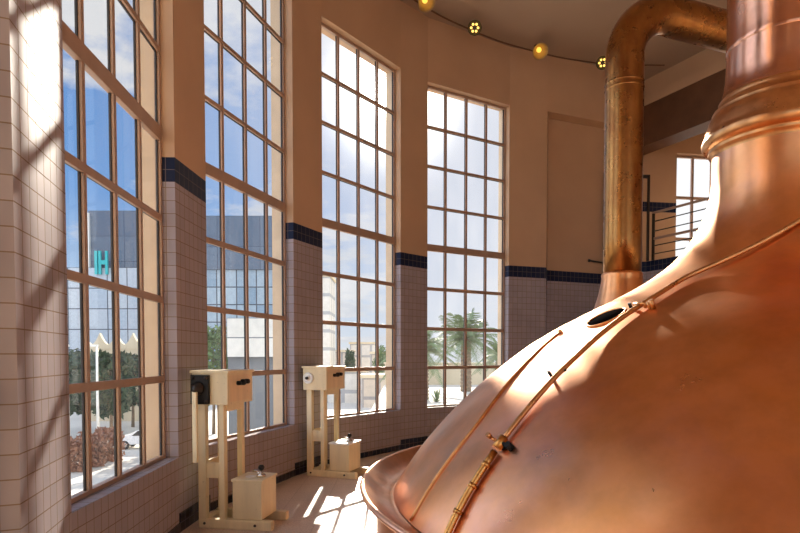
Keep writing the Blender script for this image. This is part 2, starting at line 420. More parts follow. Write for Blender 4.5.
gate = empty('gate_frame', (4.30, 12.43, 0), math.atan2(12.44-12.43, .87))
tag(gate, 'tall narrow dark steel gate frame standing behind the copper pipe', 'gate')
for x in (0, .885):
    MB().box(x-.018, x+.018, -.03, .03, 0 if x == 0 else GZ, 5.35, .004).build('post', M['steel'], gate)
MB().box(-.018, .903, -.03, .03, 5.29, 5.35, .004).build('crossbar', M['steel'], gate)
MB().box(.06, .62, -.02, .02, 3.6, 5.27, .004).build('gate_leaf', M['steel'], gate)
b = MB(); b.tube([(-.01,-.02,3.52),(-.2,-.05,3.545),(-.36,-.05,3.57)], .018, 10); b.lathe([(0,-.02),(.03,-.02),(.03,.02),(0,.02)], 12, mat=Matrix.Translation((-.36,-.05,3.57)) @ Matrix.Rotation(PI/2,4,'Y'))
b.build('lever', M['steel'], gate)

# ------------------------------------------------------------------ ceiling line lamps
def wall_pt(px, inset=.06):
    d = Vector(((px-400)/590.4, 1.0)).normalized(); C = Vector((4.75, 5.0)); R = 6.60 - inset
    bq = d.dot(C); return d*(bq + math.sqrt(bq*bq - C.dot(C) + R*R))
ZL = 7.08
cab = MB(); pts = []
for k in range(40):
    q = wall_pt(340 + k*8.2, .02); pts.append((q.x, q.y, -.05 + min(CEIL, ZL + .15 + .16*max(0, (599-340-k*8.2)/174) + .004*math.sin(k*.9))))
cab.tube(pts, .014, 8)
cord = cab.build('lamp_cable', M['beam']); tag(cord, 'thin dark cable running under the ceiling between the small lamps', 'cable')
ME = {'dish': emis('dish_bulb_glow', (1, .55, .08), 1.6), 'led': emis('led_glow', (1, .60, .13), 2.2)}
M['dish'] = plain('dish_reflector', (.40, .27, .13), .35, .6)
C2 = Vector((4.75, 5.0))
def aim(q, target): return (Vector(target) - Vector((q.x, q.y, ZL))).to_track_quat('Z', 'Y').to_euler()
def lamp_rot(q, dip, yaw=0):
    d = (C2 - Vector((q.x, q.y))).normalized(); az = math.atan2(d.y, d.x) + yaw
    v = Vector((math.cos(az)*math.cos(dip), math.sin(az)*math.cos(dip), -math.sin(dip)))
    return v.to_track_quat('Z', 'Y').to_euler()
def dish_lamp(px, label):
    q = wall_pt(px, .26); e = empty('dish_lamp', (q.x, q.y, ZL + .16*(599-px)/174)); tag(e, label, 'lamp', 'dish lamps on the ceiling cable')
    e.rotation_euler = aim(q, (4.0, 2.5, -1))
    MB().lathe([(0,-.13),(.05,-.13),(.06,-.10),(.135,.02),(.148,.06),(.142,.06),(.128,.02),(.06,-.09),(0,-.095)], 32).build('reflector', M['dish'], e)
    MB().lathe([(0,-.23),(.035,-.23),(.04,-.12),(0,-.12)], 16).build('lamp_socket', M['black'], e)
    MB().lathe([(0,-.08),(.03,-.08),(.045,-.04),(.04,-.01),(.02,.01),(0,.012)], 20).build('bulb', ME['dish'], e)
    return e
def led_lamp(px, label):
    q = wall_pt(px, .26); e = empty('led_lamp', (q.x, q.y, ZL + .16*(599-px)/174)); tag(e, label, 'lamp', 'cluster lamps on the ceiling cable')
    e.rotation_euler = aim(q, (1.2, 1.0, 1.5))
    MB().lathe([(0,-.10),(.06,-.10),(.09,-.03),(.115,.02),(.12,.05),(.11,.05),(.10,.0),(0,-.01)], 28).build('housing', M['steel'], e)
    MB().lathe([(0,-.18),(.03,-.18),(.035,-.09),(0,-.09)], 14).build('lamp_socket', M['black'], e)
    for k in range(6):
        a = 2*PI*k/6
        MB().lathe([(0,.0),(.02,.0),(.02,.03),(.014,.04),(0,.042)], 12, c=(.058*math.cos(a), .058*math.sin(a), .02)).build('led', ME['led'], e)
    return e
dish_lamp(425, 'round dish lamp cut by the top edge, leftmost on the ceiling cable')
dish_lamp(537, 'round dish lamp glowing amber hanging between the two star shaped lamps')
led_lamp(473, 'small star shaped cluster lamp with bright yellow points, nearest the sun glare')
led_lamp(599, 'small star shaped cluster lamp glowing right beside the bend of the copper pipe')

# ------------------------------------------------------------------ the copper kettle
AX, AY = 3.636, 5.683
KS, KZ = .625, .58875      # kettle drawn in its own units, brought to real size and floor height below
K = empty('brew_kettle', (AX*KS, AY*KS, 0)); tag(K, 'huge domed copper brewing kettle with a flared neck filling the right side', 'kettle')
DOME = [(3.70,.245),(3.665,.3),(3.606,.4),(3.541,.5),(3.47,.6),(3.394,.7),(3.312,.8),(3.225,.9),(3.133,1.0),(3.035,1.1),(2.932,1.2),(2.825,1.3),(2.709,1.4),(2.585,1.5),(2.455,1.6),(2.345,1.68),(2.223,1.76),(2.088,1.84),(1.943,1.92),(1.788,2.0),(1.628,2.08),(1.469,2.16),(1.319,2.24),(1.186,2.32),(1.072,2.4),(.976,2.48),(.896,2.56),(.829,2.64),(.773,2.72),(.727,2.8),(.689,2.88),(.659,2.96),(.634,3.04),(.616,3.12),(.604,3.2),(.598,3.3),(.597,3.42),(.597,3.54)]
def rad(z):
    for (r0, z0), (r1, z1) in zip(DOME, DOME[1:]):
        if z0 <= z <= z1: return r0 + (r1-r0)*(z-z0)/(z1-z0)
    return DOME[0][0] if z < .245 else DOME[-1][0]
def catmull(P, n):
    out = []
    for i in range(len(P)-1):
        p0, p1, p2, p3 = P[max(i-1,0)], P[i], P[i+1], P[min(i+2,len(P)-1)]
        for k in range(n):
            t = k/n
            out.append(tuple(.5*((2*p1[j]) + (-p0[j]+p2[j])*t + (2*p0[j]-5*p1[j]+4*p2[j]-p3[j])*t*t + (-p0[j]+3*p1[j]-3*p2[j]+p3[j])*t**3) for j in range(2)))
    return out + [tuple(P[-1])]
MB().lathe(catmull(DOME, 3), 192).build('dome', M['copper'], K)
MB().lathe([(.597,3.5),(.60,3.535),(.625,3.545),(.632,3.56),(.625,3.575),(.640,3.585),(.668,3.60),(.688,3.63),(.692,3.66),(.682,3.69),(.672,3.71),(.664,3.74),(.650,3.79),(.634,3.84),(.612,3.89),(.600,3.905),(.604,3.925),(.596,3.94),(.572,3.955),(.556,3.985),(.545,4.01),(.548,4.03),(.535,4.045)], 128).build('neck_collar', M['copper_trim'], K)
NECK = [(.54,4.03),(.524,4.07),(.505,4.15),(.493,4.24),(.488,4.36),(.486,4.45),(.485,4.50)]
MB().lathe(catmull(NECK, 3), 128).build('neck_shoulder', M['copper_neck'], K)
MB().lathe([(.485,4.485),(.491,4.495),(.493,4.515),(.489,4.535),(.485,4.8),(.49,5.6),(.49,10.90)], 128).build('neck_shaft', M['copper_neck'], K)
MB().lathe([(3.66,.25),(3.70,.236),(3.74,.236),(3.80,.255),(3.87,.30),(3.93,.348),(3.965,.38),(3.985,.395),(4.008,.388),(4.018,.37),(4.010,.348),(3.985,.335),(3.95,.318),(3.90,.27),(3.86,.23)], 192).build('rim', M['copper_rim'], K)
MB().lathe([(3.865,.24),(3.862,.18),(3.86,-.1),(3.86,-.942)], 192).build('base_drum', M['copper'], K)

def surf(az, z, off=0):
    a = math.radians(az); r = rad(z); dr = (rad(z+.03)-rad(z-.03))/.06
    n = Vector((math.cos(a), math.sin(a), -dr)).normalized()
    return Vector((r*math.cos(a), r*math.sin(a), z)) + off*n, n
# welded seam ridge along a meridian
seam = []
for k in range(40):
    z = .26 + (1.775-.26)*k/39; u = max(0, (z-.95)/.8); p, n = surf(-164.0 - 8.5*u**1.5, z, .004); seam.append(p)
MB().tube(seam, .016, 10).build('seam', M['copper_trim'], K)
p, n = surf(-172.8, 1.785, .015)
MB().lathe([(0,-.02),(.018,-.02),(.022,0),(.018,.02),(0,.025)], 14, mat=Matrix.Translation(p) @ n.to_track_quat('Z','Y').to_matrix().to_4x4()).build('seam_clip', M['copper_trim'], K)
# wash pipe running up the dome and round the neck
AZP = [(-153.9,.27),(-154.1,.6),(-154.0,1.0),(-153.7,1.4),(-153.3,1.7),(-153,1.9),(-152.5,2.07),(-152.0,2.17),(-150.5,2.23),(-146.9,2.29),(-140.9,2.37),(-134,2.455),(-125.1,2.556),(-114,2.675),(-103,2.78),(-90,2.89),(-75,2.99)]
def path(P, n, off):
    return [surf(a, z, off)[0] for a, z in catmull(P, n)]
full = path(AZP, 6, .035)
low = [p for p in full if p.z < .93]; high = [p for p in full if p.z >= .90]
wp = MB(); wp.tube(high, .021, 12); wpo = wp.build('wash_pipe', M['copper_trim'], K)
MB().tube(low, .027, 14).build('wash_pipe', M['brass'], K)
for z in (.45, .62, .76):
    p, n = surf(-154, z, .035); q, _ = surf(-154, z+.025, .035)
    MB().tube([p, q], .034, 16).build('pipe_union', M['brass'], K)
p, n = surf(-153.7, .915, .05); tn = (surf(-153.7,.96)[0]-surf(-153.7,.9)[0]).normalized(); sd = n.cross(tn)
v = MB(); v.tube([p-.05*tn, p+.05*tn], .036, 14); v.build('valve_body', M['brass'], K)
v = MB(); v.tube([p-.02*sd, p-.09*sd-.03*n], .016, 12); v.tube([p-.085*sd-.05*n, p-.085*sd+.005*n], .026, 14); v.tube([p, p-.05*n], .03, 10); v.build('valve_handle', M['black'], K)
v = MB(); v.tube([p+.02*sd, p+.07*sd+.05*n], .012, 10); v.tube([p+.07*sd+.05*n, p+.07*sd+.09*n], .018, 10); v.build('valve_stem', M['copper_trim'], K)
# clips holding the pipe
for az, z, mt in ((-152.9, 1.955, 'black'), (-153.5, 1.44, 'black')):
    p, n = surf(az, z, .03); tn = (surf(az,z+.02)[0]-surf(az,z-.02)[0]).normalized(); sd = n.cross(tn)
    c = MB(); c.tube([p-.05*sd-.02*n, p-.05*sd+.02*n, p+.0*n+.025*n, p+.05*sd+.02*n, p+.05*sd-.02*n], .014, 8)
    c.tube([p-.085*sd-.03*n, p-.085*sd+.03*n], .016, 10)
    c = c if z > 1.8 else MB().tube([p-.03*sd, p-.03*sd+.01*n], .01, 8)
    if z > 1.8: c.tube([p-.12*sd-.03*n, p-.12*sd+.045*n], .02, 10)
    c.build('pipe_clip', M[mt if z < 1.8 else 'copper_trim'], K)
p, n = surf(-157.3, 1.975, .0); MB().tube([p, p+.05*n], .014, 10).build('peg', M['black'], K)
p, n = surf(-156.2, 1.42, .0); MB().tube([p, p+.05*n], .014, 10).build('peg', M['black'], K)
# dark round sight glass in the dome
p, n = surf(-161.9, 1.905, .004); mt = Matrix.Translation(p) @ n.to_track_quat('Z','Y').to_matrix().to_4x4()
MB().lathe([(.160,-.03),(.176,-.02),(.178,.002),(.172,.008),(.164,.006),(.160,-.004)], 48, mat=mt).build('sight_ring', M['copper'], K)
MB().lathe([(0,.0),(.165,.0),(.165,-.02)], 48, mat=mt).build('sight_glass', M['hole'], K)
for o in K.children: o.data.transform(Matrix.Translation((0, 0, KZ)) @ Matrix.Diagonal((KS, KS, KS, 1)))

# tall copper vapour pipe behind the kettle: flared foot, riser, wide elbow, level run to the right wall
PX, PY, PR = 2.468, 6.60, .203
VP = empty('vapour_pipe', (PX, PY, 0)); tag(VP, 'tall dark copper pipe bending over to the right, rising behind the kettle', 'pipe')
vd = Vector((math.cos(math.radians(16)), math.sin(math.radians(16)), 0))
pts = [Vector((0, 0, z)) for z in (2.44, 2.9, 3.4, 3.9, 4.4, 4.76)]
R0 = .55
for k in range(0, 25):
    a = math.radians(96*k/24); pts.append(vd*(R0-R0*math.cos(a)) + Vector((0, 0, 4.84+R0*math.sin(a))))
e_ = pts[-1]; d_ = (pts[-1]-pts[-2]).normalized()
for k in range(1, 7): pts.append(e_ + vd*(8.92*k/6) + Vector((0, 0, -.32*min(1, k/3))))
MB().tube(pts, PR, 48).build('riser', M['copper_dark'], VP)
MB().lathe([(.46,0),(.46,1.7),(.43,1.85),(.35,2.0),(.29,2.12),(.245,2.28),(.222,2.40),(.216,2.45),(.221,2.47),(.216,2.49),(.205,2.50)], 48).build('flared_foot', M['copper'], VP)
for z in (4.50, 4.56): MB().lathe([(PR,z-.012),(PR+.006,z),(PR,z+.012)], 48).build('weld_ring', M['copper_dark'], VP)

# ------------------------------------------------------------------ painted wooden sampling stands
def make_stand(kind, label):
    S = empty('sampling_stand'); tag(S, label, 'stand', 'cream sampling stands under the windows')
    B = .006
    for y in (0, .37):
        MB().box(-.02 if y else 0, .705, y, y+.075, 0, .085, .012).build('skid', M['cream'], S)
    MB().box(.0, .07, .07, .38, .02, .075, B).build('skid_tie', M['cream'], S)
    posts = [(0, .0), (.205, .0), (0, .375), (.205, .375)]
    for x, y in posts:
        MB().box(x, x+(.075 if x == 0 else .052), y+.005, y+.065, .08, 1.14, B).build('post', M['cream'], S)
    MB().box(.07, .22, .02, .05, .46, .60, .003).build('cross_rail', M['cream'], S)
    MB().box(.0, .03, .06, .38, .46, .60, .003).build('cross_rail', M['cream'], S)
    MB().box(.23, .27, .06, .36, 1.07, 1.13, .003).build('cross_rail', M['cream'], S)
    box = MB().box(-.03, .315, -.03, .50, 1.135, 1.425, .008).build('upper_box', M['cream'], S)
    MB().box(-.045, .33, -.045, .515, 1.42, 1.445, .006).build('box_lid', M['cream'], box)
    MB().box(.312, .318, .01, .46, 1.16, 1.40, .002).build('control_panel', M['creampanel'], box)
    for y, z, r in ((.16, 1.325, .02), (.25, 1.33, .028), (.34, 1.335, .023)):
        MB().lathe([(0,0),(r,0),(r,.03),(r*.8,.04),(0,.04)], 18, mat=Matrix.Translation((.316,y,z)) @ Matrix.Rotation(PI/2,4,'Y')).build('knob', M['black'], box)
    if kind == 0:
        pl = MB().box(-.03, .145, -.062, -.028, 1.14, 1.405, .008).build('gear_plate', M['black'], box)
        for x, z in ((-.008,1.165),(.122,1.165),(-.008,1.38),(.122,1.38)):
            MB().lathe([(0,0),(.016,0),(.016,.012),(0,.016)], 10, mat=Matrix.Translation((x,-.062,z)) @ Matrix.Rotation(PI/2,4,'X')).build('bolt', M['steel'], pl)
        MB().lathe([(0,0),(.062,0),(.06,.02),(.035,.03),(.032,.07),(0,.075)], 24, mat=Matrix.Translation((.045,-.06,1.285)) @ Matrix.Rotation(PI/2,4,'X')).build('shaft_hub', M['steel'], pl)
        MB().box(.018, .062, -.125, -.095, .62, 1.29, .01).build('lever', M['cream'], S)
    else:
        MB().lathe([(0,0),(.075,0),(.075,.012),(.06,.02),(.058,.014),(.03,.014),(.028,.03),(0,.034)], 28, mat=Matrix.Translation((.05,-.03,1.29)) @ Matrix.Rotation(PI/2,4,'X')).build('dial', M['white'], box)
        MB().lathe([(0,0),(.02,0),(.018,.03),(0,.03)], 12, mat=Matrix.Translation((.05,-.06,1.29)) @ Matrix.Rotation(PI/2,4,'X')).build('dial_hub', M['steel'], box)
    lb = MB().box(.32, .60, .035, .385, .087, .43, .006).build('lower_box', M['cream'], S)
    MB().box(.31, .61, .025, .395, .43, .452, .006).build('box_lid', M['white'] if kind else M['cream'], lb)
    MB().lathe([(0,.452),(.05,.452),(.05,.458),(0,.46)], 20, c=(.44,.17,0)).build('cover_plate', M['white'], lb)
    MB().lathe([(0,.452),(.045,.452),(.04,.475),(.02,.485),(.014,.52),(0,.52)], 20, c=(.53,.2,0)).build('knob_base', M['chrome'], lb)
    MB().lathe([(0,.512),(.018,.514),(.028,.53),(.028,.545),(.018,.56),(0,.562)], 18, c=(.53,.2,0)).build('knob', M['black'], lb)
    MB().tube([(.53,.2,.475),(.46,.24,.49),(.42,.27,.488)], .013, 10).build('latch', M['chrome'], lb)
    for x in (.06, .55):
        MB().lathe([(0,0),(.013,0),(.012,.008),(0,.01)], 10, mat=Matrix.Translation((x,.001,.045)) @ Matrix.Rotation(PI/2,4,'X')).build('bolt', M['steel'], S)
    return S
s1 = make_stand(0, 'cream wooden sampling stand with black geared plate and hanging lever, nearest the camera')
s1.location = (-1.85, 5.37, 0); s1.rotation_euler.z = math.radians(-10)
s2 = make_stand(1, 'cream wooden sampling stand with white dial, standing further back by the third window')
s2.location = (-1.23, 7.74, 0); s2.rotation_euler.z = math.radians(-21)

# ------------------------------------------------------------------ outside: street level lies below the hall
GZL = -5.0
def at(px, py, Y): return Vector(((px-400)*Y/590.4, Y, EYE + (356.6-py)*Y/590.4))
M['pave'] = plain('pale_paving', (.58, .54, .48), .9, 0, .1, .12)
M['facade'] = tiles('curtain_wall', (.40, .47, .55), (.52, .56, .60), (.07, .08, .10), 5.0, 5.2, .25, .14, bstr=0)
M['slate'] = tiles('slate_cladding', (.075, .11, .17), (.10, .14, .20), (.05, .07, .11), 9, 6.4, .3, .08, bstr=0)
M['glassy'] = tiles('glazed_storeys', (.20, .29, .38), (.36, .44, .50), (.05, .06, .08), 4.2, 3.7, .12, .14, bstr=0)
M['annex'] = tiles('annex_windows', (.72, .70, .64), (.80, .77, .70), (.22, .24, .26), 1.5, 1.5, .6, .05, bstr=0)
M['greybase'] = plain('grey_render', (.17, .18, .19), .7, 0, .1, .3)
M['creamr'] = plain('cream_render', (.66, .55, .38), .8, 0, .08, .3)
M['tanr'] = tiles('tan_block', (.62, .52, .42), (.66, .56, .46), (.36, .33, .32), 2.2, 2.6, .8, .25, bstr=0)
M['palebl'] = tiles('pale_block', (.70, .66, .60), (.74, .70, .64), (.42, .42, .43), 2.4, 2.8, .8, .3, bstr=0)
M['teal'] = plain('teal_sign', (.02, .42, .44), .4)
M['leaf_dark'] = plain('dark_leaves', (.045, .075, .035), .6, 0, .5, 2)
M['leaf_green'] = plain('green_leaves', (.12, .19, .06), .55, 0, .45, 2)
M['leaf_red'] = plain('reddish_leaves', (.30, .15, .09), .7, 0, .5, 2.5)
M['frond'] = plain('palm_frond', (.14, .20, .08), .5, 0, .35, 1.5)
M['bark'] = plain('bark', (.20, .14, .09), .9, 0, .35, 5)
M['carwhite'] = plain('white_car_paint', (.80, .80, .80), .2)
M['carglass'] = plain('car_glass', (.02, .025, .03), .08)
M['rubber'] = plain('tyre_rubber', (.02, .02, .02), .8)

b = MB(); b.box(-260, 260, 14.6, 420, GZL-.3, GZL); b.box(-260, -4.7, -30, 14.6, GZL-.3, GZL)
tag(b.build('ground', M['pave']), kind='structure')

def block(x0, x1, y0, y1, z0, z1):
    b = MB()
    for p, q in (((x0,y0),(x1,y0)),((x1,y0),(x1,y1)),((x1,y1),(x0,y1)),((x0,y1),(x0,y0))):
        L = math.hypot(q[0]-p[0], q[1]-p[1])
        b.quad([(p[0],p[1],z0),(q[0],q[1],z0),(q[0],q[1],z1),(p[0],p[1],z1)], 0, [(0,z0-z1),(L,z0-z1),(L,0),(0,0)])
    b.quad([(x0,y0,z1),(x1,y0,z1),(x1,y1,z1),(x0,y1,z1)], 0, [(0,0),(.5,0),(.5,.5),(0,.5)])
    return b
def pxblock(p0, p1, ytop, Y, dep, zb=GZL): 
    a = at(p0, ytop, Y); c = at(p1, ytop, Y); return (a.x, c.x, Y, Y+dep, zb, a.z)

# office with dark roof block and teal letters (left window)
o = empty('office_building', (-80, 150, GZL)); tag(o, 'pale panelled office with dark top storey and teal letters, seen through the left window', 'building')
def sub(bm, name, mat, par): 
    ob = bm.build(name, mat, par); ob.matrix_parent_inverse = Matrix.Translation(-Vector(par.location)); return ob
sub(block(*pxblock(30, 152, 268, 150, 20)), 'facade', M['facade'], o)
a = pxblock(91, 150, 212, 150.8, 18); sub(block(a[0], a[1], a[2], a[3], at(0,268,150).z, a[5]), 'roof_block', M['slate'], o)
a = pxblock(85, 91, 214, 150, 6); sub(block(a[0], a[1], a[2], a[3], at(0,268,150).z, a[5]), 'pier', M['white'], o)
def letter(segs, px, w_, nm):
    z0, z1 = at(0,275,150).z, at(0,252,150).z; x0 = at(px,0,150).x; m = MB()
    for (u0, u1, v0, v1) in segs: m.box(x0+u0*w_, x0+u1*w_, 149.3, 149.8, z0+(z1-z0)*v0, z0+(z1-z0)*v1)
    sub(m, nm, M['teal'], o)
letter([(0,1,0,1)], 97.6, .72, 'sign_letter')
letter([(0,.27,0,1),(.73,1,0,1),(.27,.73,.42,.6)], 101.5, 2.3, 'sign_letter')

o = empty('slate_building', (-35, 125, GZL)); tag(o, 'dark slate blue flat topped building filling the second window', 'building')
a = pxblock(176, 288, 217, 125, 24); sub(block(a[0], a[1], a[2], a[3], at(0,270,125).z, a[5]), 'upper_storeys', M['slate'], o)
a = pxblock(178, 286, 270, 125.4, 23); sub(block(*a), 'glazed_storeys', M['glassy'], o)

o = empty('annex_building', (-11, 45, GZL)); tag(o, 'low white annex with small square windows over a grey ground floor', 'building')
a = pxblock(227, 296, 318, 45, 8); sub(block(a[0], a[1], a[2], a[3], at(0,357,45).z, a[5]), 'upper_storey', M['annex'], o)
a = pxblock(228, 295, 357, 45.3, 7.6); sub(block(*a), 'ground_floor', M['greybase'], o)

# cream building with a scalloped parapet
a = pxblock(84, 150, 348, 60, 6)
o = empty('parapet_building', (a[0], 60, GZL)); tag(o, 'low cream building with scalloped parapet in front of the panelled office', 'building')
sub(block(*a), 'wall', M['creamr'], o)
m = MB(); n_ = 4; wv = (a[1]-a[0])/n_
for k in range(n_):
    pr = []
    for q in range(13):
        u = q/12; pr.append((a[0]+wv*(k+u), a[5] + .35 + 1.15*abs(2*u-1)**1.7))
    pr = [(a[0]+wv*k, a[5]-.1)] + pr + [(a[0]+wv*(k+1), a[5]-.1)]
    f0 = [m.bm.verts.new((x, 59.9, z)) for x, z in pr]; f1 = [m.bm.verts.new((x, 60.3, z)) for x, z in pr]
    m.bm.faces.new(f0); m.bm.faces.new(f1[::-1])
    for q in range(len(pr)): m.bm.faces.new([f0[q], f1[q], f1[(q+1) % len(pr)], f0[(q+1) % len(pr)]])
sub(m, 'parapet', M['creamr'], o)

# hazy town beyond the third window
for (p0, p1, yt, Y, dep, mat, nm, lab) in (
    (318, 330, 277, 92, 8, 'palebl', 'tower_block', 'slim pale tower at the left edge of the third window'),
    (331, 350, 352, 120, 12, 'tanr', 'town_house', 'tan block left of the dark cypress in the third window'),
    (350, 374, 344, 135, 20, 'palebl', 'town_house', 'pale block behind the cypress in the third window'),
    (371, 402, 354, 110, 18, 'tanr', 'town_house', 'tan block at the right side of the third window'),
    (326, 366, 372, 84, 12, 'palebl', 'town_house', 'low pale flat roofed house at lower left of the third window'),
    (362, 408, 378, 76, 6, 'tanr', 'town_house', 'low tan flat roofed house at lower right of the third window')):
    a = pxblock(p0, p1, yt, Y, dep); o = empty(nm, (a[0], Y, GZL)); tag(o, lab, 'building', 'town houses outside' if nm == 'town_house' else None)
    sub(block(*a), 'wall', M[mat], o)
    m = MB(); m.box(a[0]-.25, a[1]+.25, a[2]-.25, a[3]+.25, a[5], a[5]+.45); sub(m, 'roof', M['creamr'], o)

# terrace with garden wall below the palm
a0, a1 = at(408, 0, 30).x, 16
m = MB(); m.box(-1.5, 16, 26, 62, GZL, -1.2); tag(m.build('terrace', M['pave']), kind='structure')
m = MB(); m.box(-1.5, 16, 58, 58.5, -1.2, at(0, 364, 58).z); m.box(-1.6, 16.1, 57.9, 58.6, at(0,364,58).z, at(0,364,58).z+.15)
tag(m.build('garden_wall', M['creamr']), 'long tan garden wall behind the palm, outside the fourth window', 'wall')

def leaves(c, rx, ry, rz, n, s, low=0.0):
    m = MB()
    for k in range(n):
        v = Vector((random.gauss(0,1), random.gauss(0,1), random.gauss(0,1))).normalized()
        r = .55 + .45*random.random()**.6
        r *= 1 + .16*math.sin(5*v.x+1.3)*math.cos(4*v.z+.5*v.y)
        p = Vector((c[0]+v.x*rx*r, c[1]+v.y*ry*r, max(low, c[2]+v.z*rz*r)))
        a = Vector((random.gauss(0,1), random.gauss(0,1), random.gauss(0,1))).normalized(); b_ = a.orthogonal().normalized(); sz = s*(.6+.8*random.random())
        m.quad([p-a*sz, p-b_*sz*.45, p+a*sz, p+b_*sz*.45])
    return m
def tree(px, ytop, Y, w_, mat, label, tall=None, group='trees outside'):
    t_ = at(px, ytop, Y); H = t_.z - GZL; o = empty('leafy_tree', (t_.x, Y, GZL)); tag(o, label, 'tree', group)
    cz = H*.62 if not tall else H*.54
    leaves((0,0,cz), w_, w_, H-cz, 1500, .28, .4).build('foliage', M[mat], o)
    MB().tube([(0,0,0),(.05,.02,H*.35),(0,.05,H*.8)], .16, 8, r2=.06).build('trunk', M['bark'], o)
for args in ((66, 347, 47, 1.7, 'leaf_dark', 'dark leafy tree at the left edge of the left window, behind the red shrubs'),
             (88, 352, 52, 1.7, 'leaf_dark', 'dark leafy tree behind the reddish shrubs, under the cream parapet'),
             (110, 350, 47, 1.7, 'leaf_dark', 'dark leafy tree behind the reddish shrubs, left of the white car'),
             (132, 352, 55, 1.8, 'leaf_dark', 'dark leafy tree behind the white car'),
             (213, 322, 50, 1.6, 'leaf_green', 'green leafy tree at the left side of the second window'),
             (350, 349, 102, .9, 'leaf_dark', 'narrow dark cypress standing among the town houses', True),
             (388, 345, 98, 2.4, 'leaf_green', 'round green tree at the right of the third window')):
    tree(*args)
# reddish shrub border
for px, Y, w_, h_, lab in ((72, 33.6, .95, 2.0, 'reddish brown shrub nearest the left edge of the left window'), (89, 35.2, 1.0, 2.1, 'reddish brown shrub in the middle of the border below the left window'), (107, 37, 1.05, 2.2, 'reddish brown shrub beside the white car, end of the border')):
    o = empty('red_shrub', (at(px,0,Y).x, Y, GZL)); tag(o, lab, 'shrub', 'reddish shrubs outside the left window')
    leaves((0,0,h_*.45), w_, w_*.7, h_*.55, 1300, .13, .03).build('foliage', M['leaf_red'], o)
    MB().tube([(0,0,0),(.05,0,h_*.6)], .05, 6).build('stem', M['bark'], o)
for px, lab in ((67.5, 'thin pale lamp pole at the left edge of the left window'), (97, 'thin pale lamp pole right of the first glazing bar')):
    p = at(px, 346, 43); o = empty('lamp_pole', (p.x, 43, GZL)); tag(o, lab, 'pole', 'lamp poles outside')
    MB().tube([(0,0,0),(0,0,p.z-GZL)], .11, 10, r2=.07).build('pole', M['white'], o)
    MB().box(-.5, .1, -.12, .12, p.z-GZL-.05, p.z-GZL+.1, .03).build('lamp_head', M['white'], o)

# parked white car
o = empty('parked_car', (at(147, 0, 42.5).x, 42.5, GZL), math.radians(6)); tag(o, 'white car parked outside, its front half showing in the left window', 'car')
prof = [(-2.1,.35),(-2.12,.62),(-2.0,.80),(-1.1,.95),(-.45,1.38),(.2,1.46),(1.0,1.42),(1.75,.98),(2.05,.92),(2.1,.5),(2.05,.32)]
m = MB(); fa = [m.bm.verts.new((x,-.86,z)) for x, z in prof]; fb = [m.bm.verts.new((x,.86,z)) for x, z in prof]
m.bm.faces.new(fa); m.bm.faces.new(fb[::-1])
for q in range(len(prof)): m.bm.faces.new([fa[q], fb[q], fb[(q+1) % len(prof)], fa[(q+1) % len(prof)]])
bmesh.ops.bevel(m.bm, geom=m.bm.edges[:], offset=.06, segments=2, affect='EDGES')
m.build('car_body', M['carwhite'], o)
m = MB()
for y in (-.872, .872):
    m.quad([(-.85,y,.97),(.05,y,.97),(.05,y,1.37),(-.42,y,1.32)]); m.quad([(.12,y,.97),(1.5,y,1.0),(.95,y,1.34),(.12,y,1.38)])
m.quad([(-1.08,-.7,.99),(-1.08,.7,.99),(-.5,.62,1.37),(-.5,-.62,1.37)])
m.build('car_window', M['carglass'], o)
for x in (-1.35, 1.3):
    for y in (-.8, .8):
        wh = MB().lathe([(0,-.1),(.28,-.1),(.32,-.06),(.32,.06),(.28,.1),(0,.1)], 24, mat=Matrix.Translation((x,y,.32)) @ Matrix.Rotation(PI/2,4,'X')).build('wheel', M['rubber'], o)
        MB().lathe([(0,-.115),(.17,-.11),(.19,-.1),(.19,.1),(.17,.11),(0,.115)], 16, mat=Matrix.Translation((x,y,.32)) @ Matrix.Rotation(PI/2,4,'X')).build('hubcap', M['chrome'], wh)

# palms
def frond(L, rise, droop, az):
    m = MB(); N = 16; sp = []
    for k in range(N+1):
        u = k/N; r = L*(u*math.cos(rise) - .10*u*u*math.sin(rise)); z = L*(math.sin(rise)*u - droop*u**2.2)
        sp.append(Vector((r*math.cos(az), r*math.sin(az), z)))
    m.tube(sp, .035, 5, r2=.008)
    side = Vector((-math.sin(az), math.cos(az), 0))
    for k in range(2, 44):
        u = k/44; i = min(int(u*N), N-1); fr = u*N-i; p = sp[i].lerp(sp[i+1], fr); d = (sp[i+1]-sp[i]).normalized()
        ln = .62*math.sin(PI*min(1, .12+u*.9))**.6 * (L/3.2)
        for s_ in (-1, 1):
            v = (side*s_*.75 + d*.6 + Vector((0,0,-.28-.25*random.random()))).normalized()*ln; wd = d*.035
            m.quad([p-wd, p+wd, p+v*.6+wd*.8, p+v])
    return m
def palm(px, pyc, Y, L, zb, n, label):
    c = at(px, pyc, Y); o = empty('palm_tree', (c.x, Y, zb)); tag(o, label, 'palm', 'palms outside the fourth window'); h = c.z - zb
    tk = []; 
    for k in range(30): tk.append((.42 + .05*(k % 2) - .05*k/30, h*k/29))
    MB().lathe([(0,0)]+tk+[(.25,h+.15),(0,h+.2)], 20, smooth=False).build('trunk', M['bark'], o)
    for k in range(n):
        az = k*2.399 + random.random()*.3; rs = math.radians(78 - 95*(k/n)**.9); 
        fo = frond(L*(.85+.3*random.random()), rs, .30+.42*random.random(), az).build('frond', M['frond'], o); fo.location = (0,0,h)
palm(466, 340, 47, 4.5, -1.2, 38, 'large feathery palm spreading across the middle of the fourth window')
palm(422, 350, 38, 3.0, -1.2, 26, 'smaller palm reaching in from the left edge of the fourth window')
palm(500, 356, 52, 2.6, -1.2, 26, 'palm at the right edge of the fourth window')
